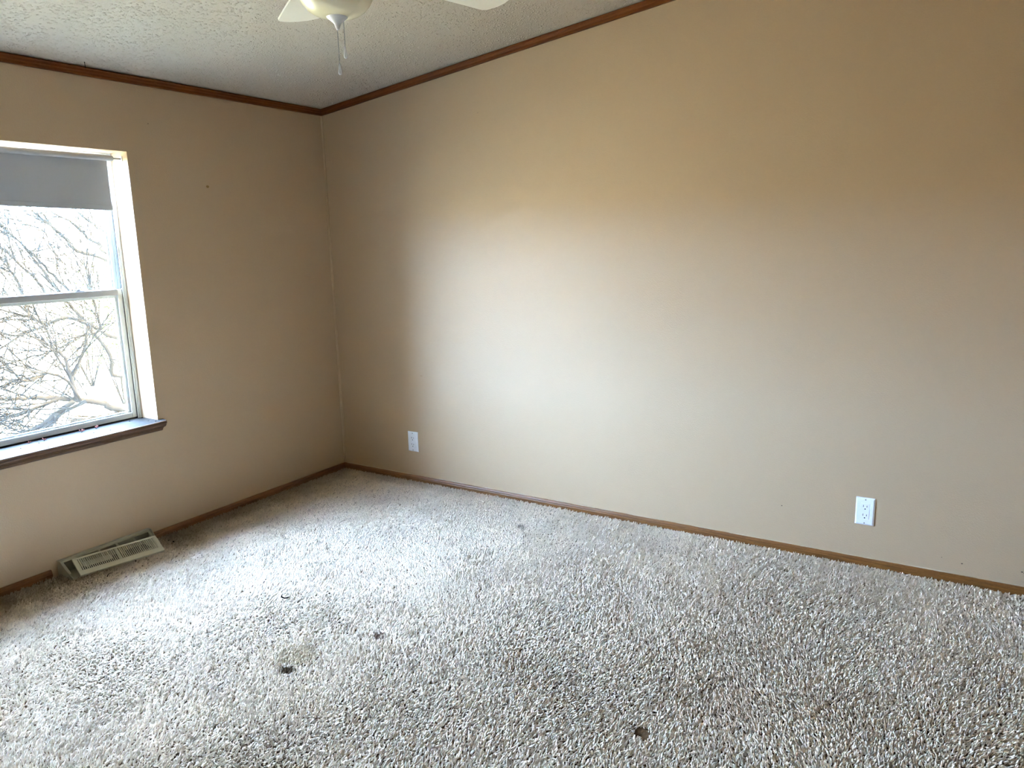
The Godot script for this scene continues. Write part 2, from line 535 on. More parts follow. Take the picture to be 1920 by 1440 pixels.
func window(called: String, at: Vector3, label: String) -> void:
	var w := thing(called, at, label, "", "", "structure")
	var st := fresh()   # outer frame with the tracks of the sashes
	frame_bars(st, -0.205, -0.121, WZ0, WZ1, WY0 - 0.02, WY1, 0.012, 0.016, 0.012)
	for s in [0, 1]:
		var z: float = WZ0 + 0.012 if s == 0 else WZ1 - 0.012
		var g := 1.0 if s == 0 else -1.0
		for x in [-0.124, -0.150, -0.180]:
			box(st, Vector3(x - 0.003, WY0, minf(z, z + 0.007 * g)), Vector3(x, WY1 - 0.01, maxf(z, z + 0.007 * g)), 0.0008)
	part("window_frame", st, M.vinyl, w)
	st = fresh()   # upper sash, further out
	frame_bars(st, -0.178, -0.156, WZ0 + 0.013, WZ1 - 0.013, 1.118, WY1 - 0.012, 0.024, 0.03, 0.03)
	for s in [0, 1]:
		var z: float = WZ0 + 0.037 if s == 0 else WZ1 - 0.037 - 0.006
		box(st, Vector3(-0.174, 1.148, z), Vector3(-0.162, WY1 - 0.042, z + 0.006), 0.001)
	var up := part("upper_sash", st, M.vinyl, w)
	st = fresh()
	box(st, Vector3(-0.170, 1.146, WZ0 + 0.036), Vector3(-0.166, WY1 - 0.040, WZ1 - 0.036))
	part("pane", st, M.glass, up)
	st = fresh()   # lower sash, nearer the room
	frame_bars(st, -0.152, -0.131, WZ0 + 0.018, WZ1 - 0.018, WY0 + 0.006, 1.147, 0.022, 0.024, 0.027)
	var low := part("lower_sash", st, M.vinyl, w)
	st = fresh()
	box(st, Vector3(-0.133, 1.1205, WZ0 + 0.041), Vector3(-0.1285, 1.1465, WZ1 - 0.041), 0.001)
	var rail := part("meeting_rail", st, M.rail, low)
	rail.set_meta("label", "dark grey meeting rail")
	st = fresh()
	frame_bars(st, -0.150, -0.140, WZ0 + 0.040, WZ1 - 0.040, WY0 + 0.030, 1.120, 0.011, 0.008, 0.012, 0.001)
	part("glazing_bead", st, M.vinyl, low)
	st = fresh()
	box(st, Vector3(-0.147, WY0 + 0.036, WZ0 + 0.049), Vector3(-0.143, 1.110, WZ1 - 0.049))
	part("pane", st, M.glass, low)
	st = fresh()   # dark weather strip between sash and frame
	box(st, Vector3(-0.145, WY0 + 0.008, WZ0 + 0.0125), Vector3(-0.139, 1.145, WZ0 + 0.0185))
	part("weather_strip", st, M.seal, w)
	st = fresh()
	box(st, Vector3(-0.145, WY0 + 0.008, WZ1 - 0.0185), Vector3(-0.139, 1.145, WZ1 - 0.0125))
	part("weather_strip", st, M.seal, w)
	st = fresh()
	box(st, Vector3(-0.150, WY0 - 0.003, WZ0 + 0.012), Vector3(-0.129, WY0 + 0.006, WZ1 - 0.012))
	part("weather_strip", st, M.seal, w)
	for x in [-0.138, -0.1535]:
		for z in [WZ0 + 0.012, WZ1 - 0.016]:
			st = fresh()
			box(st, Vector3(x - 0.002, 1.150, z), Vector3(x + 0.002, WY1 - 0.012, z + 0.004))
			part("weather_strip", st, M.seal, w)
	for z in [1.372, WZ0 + WZ1 - 1.372 - 0.03]:
		st = fresh()
		box(st, Vector3(-0.152, 1.147, z - 0.022), Vector3(-0.132, 1.1505, z + 0.022), 0.001)
		lathe(st, [Vector2(0.0, 1.1500), Vector2(0.009, 1.1502), Vector2(0.009, 1.155), Vector2(0.007, 1.1575), Vector2(0.0, 1.158)], 12, Transform3D(Basis(), Vector3(-0.142, 0, z)))
		box(st, Vector3(-0.146, 1.151, z), Vector3(-0.138, 1.156, z + 0.030), 0.0015)
		box(st, Vector3(-0.147, 1.150, z + 0.024), Vector3(-0.137, 1.161, z + 0.031), 0.0015)
		part("sash_lock", st, M.steel, w)
	# wooden sill: flat board with a rounded nose, and a moulded apron under it
	st = fresh()
	var nose := [Vector2(-0.128, -0.014), Vector2(0.046, -0.014), Vector2(0.046, 0.0), Vector2(-0.128, 0.0)]
	moulding(st, nose, Vector3(0, WY0, WZ0 - 0.0005), Vector3(0, WY0, WZ1 + 0.0005), Vector3(1, 0, 0), Vector3.UP)
	var horn := [Vector2(0.0005, -0.014), Vector2(0.046, -0.014), Vector2(0.046, 0.0), Vector2(0.0005, 0.0)]
	moulding(st, horn, Vector3(0, WY0, WZ0 - 0.026), Vector3(0, WY0, WZ0), Vector3(1, 0, 0), Vector3.UP, 0.25, 0.0)
	moulding(st, horn, Vector3(0, WY0, WZ1), Vector3(0, WY0, WZ1 + 0.026), Vector3(1, 0, 0), Vector3.UP, 0.0, -0.25)
	part("sill_board", st, M.sill, w)
	st = fresh()
	moulding(st, [Vector2(0.046, -0.014), Vector2(0.0515, -0.0115), Vector2(0.054, -0.006), Vector2(0.0525, -0.0015), Vector2(0.049, 0.0003), Vector2(0.046, 0.0003)], Vector3(0, WY0, WZ0 - 0.0155), Vector3(0, WY0, WZ1 + 0.0155), Vector3(1, 0, 0), Vector3.UP, 0.1, -0.1, true)
	part("sill_nose", st, M.apron, w)
	st = fresh()
	var apron := [Vector2(0, -0.050), Vector2(0.012, -0.050), Vector2(0.016, -0.047), Vector2(0.018, -0.040), Vector2(0.023, -0.034), Vector2(0.031, -0.030), Vector2(0.036, -0.024), Vector2(0.038, -0.014), Vector2(0, -0.014)]
	moulding(st, apron, Vector3(0, WY0, WZ0 - 0.004), Vector3(0, WY0, WZ1 + 0.004), Vector3(1, 0, 0), Vector3.UP, -0.35, 0.35)
	part("apron", st, M.apron, w)


func roller_shade() -> void:   # hung inside the opening of the first window
	var st: SurfaceTool
	var s := thing("roller_shade", Vector3(-0.044, 1.7085, 0), "light grey fabric roller shade pulled a short way down inside the window", "window shade")
	var tilt := Basis(Vector3(1, 0, 0), 0.010)
	st = fresh()
	var turn := Basis(Vector3(1, 0, 0), PI / 2)
	lathe(st, [Vector2(0, 1.208), Vector2(0.0105, 1.208), Vector2(0.0118, 1.211), Vector2(0.0118, WZ1 - 0.045), Vector2(0.0105, WZ1 - 0.042), Vector2(0, WZ1 - 0.042)], 20, Transform3D(turn * Basis(), Vector3.ZERO))
	part("roller", st, M.shade, s)
	for z in [WZ0 + 0.0005, WZ1 - 0.0045]:
		st = fresh()
		box(st, Vector3(-0.008, -0.010, z), Vector3(0.008, 0.012, z + 0.004), 0.001)
		part("bracket", st, M.plate, s)
	for e in [[WZ0 + 0.004, 1.210], [WZ1 - 0.044, WZ1 - 0.004]]:
		st = fresh()
		lathe(st, [Vector2(0, e[0]), Vector2(0.0035, e[0]), Vector2(0.0035, e[1]), Vector2(0, e[1])], 10, Transform3D(turn, Vector3.ZERO))
		part("pin", st, M.steel, s)
	# the cloth: hangs from the room side of the roller with soft slanting folds
	st = fresh()
	st.set_smooth_group(1)
	var nz := 40
	var ny := 14
	var fold := noise(1.6, 88, FastNoiseLite.TYPE_SIMPLEX_SMOOTH, 2)
	var P := func(i: int, j: int, back: float) -> Vector3:
		var u := float(i) / nz
		var v := float(j) / ny
		var z := lerpf(1.2290 - 0.003 * v, WZ1 - 0.062, u)
		var drop := lerpf(0.219, 0.191, u)
		var x := -0.0118 + (0.0035 * fold.get_noise_2d(u * 5.0 - v * 1.6, v * 0.6)) * v
		return Vector3(x - back, -drop * v, z)
	for e in 2:
		for i in nz:
			for j in ny:
				var b := 0.0012 * e
				if e == 0: quad(st, P.call(i, j, b), P.call(i, j + 1, b), P.call(i + 1, j + 1, b), P.call(i + 1, j, b))
				else: quad(st, P.call(i + 1, j, b), P.call(i + 1, j + 1, b), P.call(i, j + 1, b), P.call(i, j, b))
	part("cloth", st, M.shade, s)
	st = fresh()
	var a: Vector3 = P.call(0, ny, 0.0)
	var z2: Vector3 = P.call(nz, ny, 0.0)
	moulding(st, [Vector2(-0.003, -0.001), Vector2(0.001, -0.001), Vector2(0.002, 0.003), Vector2(0.002, 0.017), Vector2(0.0008, 0.021), Vector2(-0.003, 0.021)], Vector3(a.x, a.y, a.z), Vector3(z2.x, z2.y, z2.z), Vector3(1, 0, 0), Vector3.UP)
	part("hem_bar", st, M.shade, s)


# ---------------------------------------------------------------- the ceiling fan
func ceiling_fan() -> void:
	var at := Vector3(1.772, 1.873, 1.681)      # the bottom of the glass bowl
	var top := ceil_y(at.x) - at.y              # ceiling above it
	var f := thing("ceiling_fan", at, "white five-blade ceiling fan with a cream glass bowl light and two pull chains", "ceiling fan")
	var st := fresh()
	lathe(st, [Vector2(0.0, 0.012), Vector2(0.022, 0.0005), Vector2(0.040, 0.0025), Vector2(0.058, 0.0085), Vector2(0.072, 0.018), Vector2(0.083, 0.031), Vector2(0.091, 0.046), Vector2(0.098, 0.066), Vector2(0.102, 0.084), Vector2(0.100, 0.092), Vector2(0.094, 0.095), Vector2(0.0, 0.095)], 48)
	part("glass_bowl", st, M.bowl, f)
	st = fresh()
	lathe(st, [Vector2(0.0, -0.029), Vector2(0.003, -0.0285), Vector2(0.0045, -0.026), Vector2(0.0065, -0.021), Vector2(0.0075, -0.016), Vector2(0.011, -0.012), Vector2(0.018, -0.006), Vector2(0.0255, 0.0), Vector2(0.027, 0.003), Vector2(0.024, 0.005), Vector2(0.0, 0.006)], 28)
	part("finial", st, M.plate, f)
	st = fresh()
	lathe(st, [Vector2(0.0, 0.092), Vector2(0.098, 0.092), Vector2(0.104, 0.098), Vector2(0.104, 0.106), Vector2(0.085, 0.112), Vector2(0.085, 0.118), Vector2(0.125, 0.126), Vector2(0.138, 0.145), Vector2(0.140, 0.200), Vector2(0.130, 0.232), Vector2(0.095, 0.255), Vector2(0.060, 0.265), Vector2(0.055, 0.300), Vector2(0.075, 0.330), Vector2(0.085, top + 0.006), Vector2(0, top + 0.006)], 40)
	part("motor_housing", st, M.white_blade, f)
	for k in 5:
		var ang := deg_to_rad(-74.0 - 72.0 * k)
		var dir := Basis(Vector3.UP, -ang)      # x runs out along the blade
		var pitch := dir * Basis(Vector3.RIGHT, deg_to_rad(-9.0))
		st = fresh()
		st.set_smooth_group(-1)
		var outline := []
		for p in [Vector2(0.19, -0.048), Vector2(0.36, -0.060), Vector2(0.525, -0.066), Vector2(0.541, -0.058), Vector2(0.556, -0.030), Vector2(0.560, 0.0), Vector2(0.556, 0.030), Vector2(0.541, 0.058), Vector2(0.525, 0.066), Vector2(0.36, 0.060), Vector2(0.19, 0.048)]:
			outline.append(p)
		var n := outline.size()
		var lo := []
		var hi := []
		for p in outline:
			lo.append(pitch * Vector3(p.x, 0.0, p.y) + Vector3(0, 0.132, 0))
			hi.append(pitch * Vector3(p.x, 0.006, p.y) + Vector3(0, 0.132, 0))
		for i in range(1, n - 1):
			tri(st, hi[0], hi[i + 1], hi[i])
			tri(st, lo[0], lo[i], lo[i + 1])
		for i in n:
			var j := (i + 1) % n
			quad(st, lo[i], hi[i], hi[j], lo[j])
		part("blade", st, M.white_blade, f)
		st = fresh()
		box(st, Vector3(0.10, -0.003, -0.018), Vector3(0.21, 0.003, 0.018), 0.001, Transform3D(dir, Vector3(0, 0.148, 0)))
		box(st, Vector3(0.195, -0.002, -0.04), Vector3(0.235, 0.0, 0.04), 0.0008, Transform3D(pitch, Vector3(0, 0.1405, 0)))
		part("blade_arm", st, M.white_blade, f)
	var side := Vector3(0.7227, 0, -0.6912)
	for c in [[side * -0.001 + Vector3(0, -0.028, 0), -0.105, -0.134], [side * 0.0150 + Vector3(0, -0.002, 0), -0.067, -0.095]]:
		st = fresh()
		var p0: Vector3 = c[0]
		var n := int((p0.y - c[1]) / 0.0034)
		for i in n:    # ball chain
			lathe(st, [Vector2(0, -0.0013), Vector2(0.0011, -0.0007), Vector2(0.0013, 0), Vector2(0.0011, 0.0007), Vector2(0, 0.0013)], 6, Transform3D(Basis(), Vector3(p0.x, p0.y - 0.0034 * i, p0.z)))
		tube(st, [p0, Vector3(p0.x, c[1], p0.z)], 0.0005, 0.0005, 5)
		var ch := part("pull_chain", st, M.steel, f)
		st = fresh()
		var d: float = c[2]
		lathe(st, [Vector2(0, d), Vector2(0.0025, d + 0.0006), Vector2(0.0042, d + 0.003), Vector2(0.0048, d + 0.0065), Vector2(0.0042, d + 0.011), Vector2(0.003, d + 0.019), Vector2(0.0018, d + 0.028), Vector2(0, d + 0.0295)], 14, Transform3D(Basis(), Vector3(p0.x, 0, p0.z)))
		part("pull_knob", st, M.plate, ch)


# ---------------------------------------------------------------- the baseboard register
func register_vent() -> void:
	var r := thing("floor_register", Vector3(0, 0, 1.48), "cream metal baseboard register under the window with its slotted grille hanging loose", "vent")
	var z0 := -0.205
	var z1 := 0.205
	var st := fresh()
	# back plate and top lip
	box(st, Vector3(0.0005, -0.008, z0), Vector3(0.003, 0.0575, z1), 0.0005)
	box(st, Vector3(0.003, 0.051, z0 + 0.004), Vector3(0.016, 0.0575, z1 - 0.004), 0.001)
	# floor flange
	box(st, Vector3(0.003, -0.008, z0 + 0.004), Vector3(0.108, -0.005, z1 - 0.004), 0.0005)
	part("housing", st, M.enamel_dull, r)
	for z in [z0, z1 - 0.003]:
		st = fresh()     # closed triangular ends
		var reach := 0.113 if z > 0.0 else 0.085
		moulding(st, [Vector2(0.003, -0.008), Vector2(reach, -0.008), Vector2(reach, 0.003), Vector2(reach * 0.55, 0.030), Vector2(0.026, 0.0565), Vector2(0.003, 0.0565)], Vector3(0, 0, z), Vector3(0, 0, z + 0.003), Vector3(1, 0, 0), Vector3.UP)
		part("end_panel", st, M.enamel_dull, r)
	st = fresh()
	# slanting inner frame, open between its dividers
	var rail := Vector3(0.014, 0.051, 0)
	var foot := Vector3(0.075, 0.010, 0)
	var dn := (foot - rail).normalized()
	var up := Vector3(-dn.y, dn.x, 0)
	var slant := Transform3D(Basis(dn, up, Vector3(0, 0, 1)), rail)
	var long := rail.distance_to(foot)
	box(st, Vector3(0, -0.002, z0 + 0.004), Vector3(0.009, 0, z1 - 0.004), 0.0005, slant)
	for k in 6:
		var z := lerpf(z0 + 0.006, z1 - 0.016, k / 5.0)
		box(st, Vector3(0.008, -0.002, z), Vector3(long, 0, z + 0.010), 0.0005, slant)
	part("divider_frame", st, M.enamel_dull, r)
	st = fresh()
	box(st, Vector3(0.012, -0.005, z0 + 0.04), Vector3(0.085, -0.0042, z1 - 0.075))
	part("duct_opening", st, M.hole, r)
	# loose grille
	var B := Vector3(0.1183, 0.006, 1.6552 - 1.48)
	var e := Vector3(0.0694, 0, -0.3332)
	var u := Vector3(-0.0948, 0.0422, -0.0197)
	var n := u.cross(e).normalized()
	if n.y < 0: n = -n
	var t := Transform3D(Basis(e.normalized(), u.normalized(), n), B)
	if t.basis.determinant() < 0: t = Transform3D(Basis(e.normalized(), u.normalized(), -n), B)
	var L := e.length()
	var H := u.length()
	var s := signf(t.basis.z.y)
	var zz := func(a: float, b: float) -> Array: return [minf(a * s, b * s), maxf(a * s, b * s)]
	var th: Array = zz.call(-0.002, 0.0)
	st = fresh()
	var bars := [[0.0, L, 0.0, 0.026], [0.0, L, H - 0.010, H], [0.0, 0.016, 0.026, H - 0.010], [L - 0.014, L, 0.026, H - 0.010], [L * 0.5 - 0.005, L * 0.5 + 0.005, 0.026, H - 0.010]]
	for b in bars:
		box(st, Vector3(b[0], b[2], th[0]), Vector3(b[1], b[3], th[1]), 0.0004, t)
	var lip: Array = zz.call(-0.009, -0.0005)
	box(st, Vector3(0, -0.001, lip[0]), Vector3(L, 0.001, lip[1]), 0.0004, t)
	box(st, Vector3(0, 0, lip[0]), Vector3(0.002, H, lip[1]), 0.0004, t)
	box(st, Vector3(L - 0.002, 0, lip[0]), Vector3(L, H, lip[1]), 0.0004, t)
	var g := part("grille", st, M.enamel, r)
	var first: MeshInstance3D = null
	var half := [[0.016, L * 0.5 - 0.005], [L * 0.5 + 0.005, L - 0.014]]
	for h in half:
		var count := 20
		for k in count:
			var x := lerpf(h[0], h[1], (k + 0.72) / count)
			var o: MeshInstance3D
			if first == null:
				st = fresh()
				var q: Array = zz.call(-0.0035, 0.0002)
				var tw := Basis(Vector3(0, 1, 0), 0.25)
				box(st, Vector3(-0.0016, 0.025, q[0]), Vector3(0.0016, H - 0.009, q[1]), 0.0004, Transform3D(tw, Vector3.ZERO))
				o = part("slat", st, M.enamel, g)
				first = o
			else:
				o = first.duplicate()
				o.name = "slat"
				g.add_child(o, true)
			o.transform = t * Transform3D(Basis(), Vector3(x, 0, 0))
	st = fresh()    # damper lever across the left slots
	var dv: Array = zz.call(-0.011, -0.008)
	box(st, Vector3(0.03, 0.052, dv[0]), Vector3(0.145, 0.080, dv[1]), 0.0004, t)
	part("damper", st, M.enamel, g)


# ---------------------------------------------------------------- outlets
func outlet(_called: String, at: Vector3, label: String) -> void:
	var o := thing("wall_outlet", at, label, "outlet", "outlets on the plain wall")
	# plate with a rectangular opening, bevelled rim; x 0..0.07, y 0..0.114, z out of the wall
	var st := fresh()
	st.set_smooth_group(-1)
	var w := 0.070
	var h := 0.114
	var ring := func(i: float, z: float) -> Array: return [Vector3(i, i, z), Vector3(w - i, i, z), Vector3(w - i, h - i, z), Vector3(i, h - i, z)]
	var ix := (w - 0.034) / 2.0
	var iy := (h - 0.068) / 2.0
	var hole := func(z: float) -> Array: return [Vector3(ix, iy, z), Vector3(w - ix, iy, z), Vector3(w - ix, h - iy, z), Vector3(ix, h - iy, z)]
	var rings := [ring.call(0.0, 0.0), ring.call(0.0, 0.002), ring.call(0.0012, 0.0038), ring.call(0.006, 0.0060), hole.call(0.0060), hole.call(0.003)]
	for k in rings.size() - 1:
		for i in 4:
			var j := (i + 1) % 4
			quad(st, rings[k][i], rings[k][j], rings[k + 1][j], rings[k + 1][i])
	part("cover_plate", st, M.plate, o)
	st = fresh()
	box(st, Vector3(ix + 0.0006, iy + 0.0006, 0.0), Vector3(w - ix - 0.0006, h - iy - 0.0006, 0.0068), 0.0008)
	var face := part("receptacle", st, M.plate, o)
	for y in [h / 2 + 0.017, h / 2 - 0.020]:
		for s in [-1, 1]:
			st = fresh()
			box(st, Vector3(w / 2 + s * 0.0065 - 0.0011, y + 0.001, 0.006), Vector3(w / 2 + s * 0.0065 + 0.0011, y + (0.0085 if s > 0 else 0.010), 0.00695))
			part("slot", st, M.hole, face)
		st = fresh()
		lathe(st, [Vector2(0, 0.006), Vector2(0.0026, 0.006), Vector2(0.0026, 0.00695), Vector2(0, 0.00695)], 12, Transform3D(Basis(Vector3.RIGHT, PI / 2), Vector3(w / 2, y - 0.0065, 0)))
		part("ground_hole", st, M.hole, face)
	for y in [0.0085, h - 0.0085]:
		st = fresh()
		lathe(st, [Vector2(0, 0.005), Vector2(0.0028, 0.005), Vector2(0.0028, 0.0064), Vector2(0.0016, 0.007), Vector2(0, 0.0071)], 12, Transform3D(Basis(Vector3.RIGHT, PI / 2), Vector3(w / 2, y, 0)))
		part("screw", st, M.steel, o)


# ---------------------------------------------------------------- the carpet
func tuft(st: SurfaceTool, foot: Vector3, tip: Vector3, r: float, col: Color) -> void:
	# one cut yarn end: a plump, slightly bent nub with a rounded, uneven tip
	st.set_smooth_group(1)
	st.set_color(col)
	var bend := Vector3(rng.randfn(), 0, rng.randfn()) * r * 0.35
	var ring := []
	var turn := rng.randf() * TAU
	for k in 4:
		var w: float = [0.0, 0.45, 0.75, 0.95][k]
		var f: float = [0.8, 1.0, 1.0, 0.62][k]
		var c := foot.lerp(tip, w) + bend * sin(w * PI)
		var row := []
		for i in 5:
			var a := TAU * i / 5 + turn + k * 0.45
			row.append(c + Vector3(cos(a), 0, sin(a)) * r * f * (1.0 + 0.22 * sin(i * 2.4 + turn * 3.0)))
		ring.append(row)
	var end := tip + (tip - foot).normalized() * r * 0.15
	for k in 3:
		for i in 5:
			var j := (i + 1) % 5
			quad(st, ring[k][i], ring[k + 1][i], ring[k + 1][j], ring[k][j])
	for i in 5:
		tri(st, ring[3][i], end, ring[3][(i + 1) % 5])


const STEP := 0.0122


func carpet() -> void:
	var floor_: Node = get_node("floor")
	var nap := noise(0.9, 201, FastNoiseLite.TYPE_SIMPLEX_SMOOTH, 3)
	var nap2 := noise(1.3, 202, FastNoiseLite.TYPE_SIMPLEX_SMOOTH, 3)
	var tone := noise(2.1, 203, FastNoiseLite.TYPE_SIMPLEX_SMOOTH, 4)
	var soil := noise(1.1, 204, FastNoiseLite.TYPE_SIMPLEX_SMOOTH, 3)
	var ragged := noise(45.0, 205, FastNoiseLite.TYPE_SIMPLEX_SMOOTH, 2)
	# x, z, radius, strength, colour: marks that are part of the carpet itself
	var stains := [
		[1.395, 1.700, 0.030, 0.95, Color(0.30, 0.23, 0.15)], [1.365, 1.625, 0.085, 0.42, Color(0.66, 0.58, 0.42)], [1.515, 1.400, 0.026, 0.85, Color(0.36, 0.27, 0.22)],
		[1.423, 0.309, 0.020, 0.70, Color(0.35, 0.30, 0.26)], [1.450, 0.330, 0.020, 0.45, Color(0.4, 0.35, 0.3)], [2.52, 0.90, 0.10, 0.22, Color(0.60, 0.50, 0.34)], [2.66, 0.83, 0.09, 0.20, Color(0.60, 0.50, 0.34)],
		[2.62, 1.18, 0.16, 0.22, Color(0.62, 0.50, 0.38)], [2.95, 1.05, 0.18, 0.18, Color(0.62, 0.52, 0.38)], [1.19, 1.37, 0.05, 0.18, Color(0.68, 0.60, 0.42)], [0.19, 1.20, 0.09, 0.35, Color(0.45, 0.36, 0.27)], [0.06, 1.95, 0.10, 0.4, Color(0.40, 0.31, 0.22)],
	]
	var holes := [[2.4927, 1.4300, 0.030, 0.018, 0.9], [2.478, 1.441, 0.016, 0.014, 0.0]]
	var buf := [PackedFloat32Array(), PackedFloat32Array(), PackedFloat32Array()]
	var nx := int((RX - 0.026) / STEP)
	var nz := int((RZ - 0.026) / STEP)
	for i in nx:
		for j in nz:
			var x := 0.014 + (i + rng.randf_range(0.35, 0.65)) * STEP
			var z := 0.014 + (j + rng.randf_range(0.35, 0.65)) * STEP
			if x < 0.108 and z > 1.277 and z < 1.683: continue      # under the register
			var skip := false
			for h in holes:
				var dx: float = x - h[0]
				var dz: float = z - h[1]
				var ca := cos(h[4]); var sa := sin(h[4])
				if pow((dx * ca + dz * sa) / h[2], 2) + pow((-dx * sa + dz * ca) / h[3], 2) < 1.0: skip = true
			if skip: continue
			# lean of the pile: brushed in broad strokes
			var ang := -0.95 + nap.get_noise_2d(x, z) * 2.4 + rng.randfn(0.0, 0.4)
			var lean := 0.72 + nap2.get_noise_2d(x, z) * 0.55 + rng.randf_range(-0.22, 0.22)
			var axis := Vector3(sin(ang), 0, -cos(ang))
			var s := rng.randf_range(1.0, 1.25)
			var bas := Basis(axis, lean) * Basis(Vector3.UP, rng.randf() * TAU) * Basis.from_scale(Vector3(s, s * rng.randf_range(0.88, 1.12), s))
			var v := 0.96 + tone.get_noise_2d(x, z) * 0.13 + rng.randf_range(-0.06, 0.06)
			var col := Color(0.84, 0.725, 0.585) * v
			var br := smoothstep(0.05, 0.6, soil.get_noise_2d(x + 7.0, z)) * 0.25
			col = col.lerp(Color(0.56, 0.46, 0.36), br)
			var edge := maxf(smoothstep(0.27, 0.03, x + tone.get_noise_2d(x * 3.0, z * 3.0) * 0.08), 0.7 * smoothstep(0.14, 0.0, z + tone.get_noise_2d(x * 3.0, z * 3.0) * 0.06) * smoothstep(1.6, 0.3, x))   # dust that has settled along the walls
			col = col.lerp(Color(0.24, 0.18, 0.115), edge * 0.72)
			if rng.randf() < 0.04: col = col.lerp(Color(0.40, 0.33, 0.26), 0.6)
			for t in stains:
				var d: float = Vector2(x - t[0], z - t[1]).length() / t[2] + ragged.get_noise_2d(x, z) * 0.5
				if d < 1.0: col = col.lerp((t[4] as Color).srgb_to_linear(), t[3] * minf(1.0, (1.0 - d) * 2.2))
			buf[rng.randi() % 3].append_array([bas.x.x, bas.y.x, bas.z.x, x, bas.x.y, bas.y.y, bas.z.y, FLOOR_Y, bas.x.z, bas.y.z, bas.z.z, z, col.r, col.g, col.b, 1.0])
	for k in 3:
		var st := fresh()
		for n in 6:
			var foot := Vector3((float(n % 3) - 1.0) * 0.333 + rng.randf_range(-0.08, 0.08), -0.08, (floorf(n / 3.0) - 0.5) * 0.5 + rng.randf_range(-0.11, 0.11)) * STEP
			var b2 := rng.randf() * TAU
			var out := rng.randf_range(0.0015, 0.0060)
			var tip := foot + Vector3(cos(b2) * out, rng.randf_range(0.0075, 0.0130), sin(b2) * out)
			var g := rng.randf_range(0.82, 1.05)
			tuft(st, foot, tip, rng.randf_range(0.0015, 0.00215), Color(g, g * 0.985, g * 0.965))
		st.generate_normals()
		st.set_material(M.yarn)
		var mm := MultiMesh.new()
		mm.transform_format = MultiMesh.TRANSFORM_3D
		mm.use_colors = true
		mm.mesh = st.commit()
		mm.instance_count = int(buf[k].size() / 16.0)
		mm.buffer = buf[k]
		var o := MultiMeshInstance3D.new()
		o.name = "carpet_pile"
		o.multimesh = mm
		floor_.add_child(o, true)
		o.set_meta("kind", "stuff")


# ---------------------------------------------------------------- outside
func outdoors() -> void:
	var st := fresh()
	box(st, Vector3(-70, -1.1, -70), Vector3(70, -0.9, 70))
	var m: StandardMaterial3D = M.ground
	var ramp := Gradient.new()
	ramp.set_color(0, Color(0.50, 0.44, 0.33)); ramp.set_color(1, Color(0.72, 0.68, 0.56))
	m.albedo_color = Color.WHITE
	m.albedo_texture = noise_texture(noise(0.02, 61, FastNoiseLite.TYPE_SIMPLEX_SMOOTH, 5), 512, ramp)
	m.uv1_triplanar = true
	m.uv1_world_triplanar = true
	m.uv1_scale = Vector3.ONE * 0.15
	meta(part("ground", st, m), "dry pale grass outside the window", "", "", "structure")
	st = fresh()     # a wing of the house beyond the window, out of the picture
	box(st, Vector3(-0.95, -0.9, 3.3), Vector3(-WT, 2.5, 6.5), 0.01)
	meta(part("wall_outer_wing", st, M.siding), "outer wing wall of the house beside the window", "", "", "structure")
	tree()
	shrub(Vector3(-9.2, -0.9, -3.5), 2.6, 1.5, "tall budding yellow-green shrub seen far off through the upper sash")
	shrub(Vector3(-7.3, -0.9, -2.9), 1.7, 0.75, "low budding yellow-green shrub seen through the lower sash beside the frame")


func shrub(at: Vector3, tall: float, wide: float, label: String) -> void:
	var o := thing("budding_shrub", at, label, "shrub", "shrubs beyond the bare tree")
	for k in 6:
		var st := fresh()
		var a := TAU * k / 6 + rng.randf()
		tube(st, [Vector3(0, -0.05, 0), Vector3(cos(a) * wide * 0.25, tall * 0.4, sin(a) * wide * 0.25), Vector3(cos(a) * wide * 0.6, tall * 0.85, sin(a) * wide * 0.6)], 0.012, 0.006, 6)
		part("stem", st, M.bark, o)
	var leaf := fresh()
	leaf.set_smooth_group(-1)
	for s in [1.0, -1.0]:
		tri(leaf, Vector3(-1, 0, 0), Vector3(0, 0.15 * s, 0.5 * s), Vector3(1, 0, 0))
		tri(leaf, Vector3(-1, 0, 0), Vector3(1, 0, 0), Vector3(0, 0.15 * s, -0.5 * s))
	leaf.generate_normals()
	leaf.set_material(M.bud)
	var mm := MultiMesh.new()
	mm.transform_format = MultiMesh.TRANSFORM_3D
	mm.mesh = leaf.commit()
	mm.instance_count = 2600
	for k in 2600:
		var d := Vector3(rng.randfn(), rng.randfn(), rng.randfn()).normalized() * pow(rng.randf(), 0.4)
		mm.set_instance_transform(k, Transform3D(Basis.from_euler(Vector3(rng.randf() * TAU, rng.randf() * TAU, 0)).scaled(Vector3.ONE * rng.randf_range(0.014, 0.026)), Vector3(d.x * wide, tall * 0.68 + d.y * tall * 0.4, d.z * wide)))
	var m := MultiMeshInstance3D.new()
	m.name = "buds"
	m.multimesh = mm
	o.add_child(m, true)
	m.set_meta("kind", "stuff")


func to_points(a: Array) -> Array:
	var out := []
	for p in a: out.append(Vector3(p[0], p[1], p[2]))
	return out


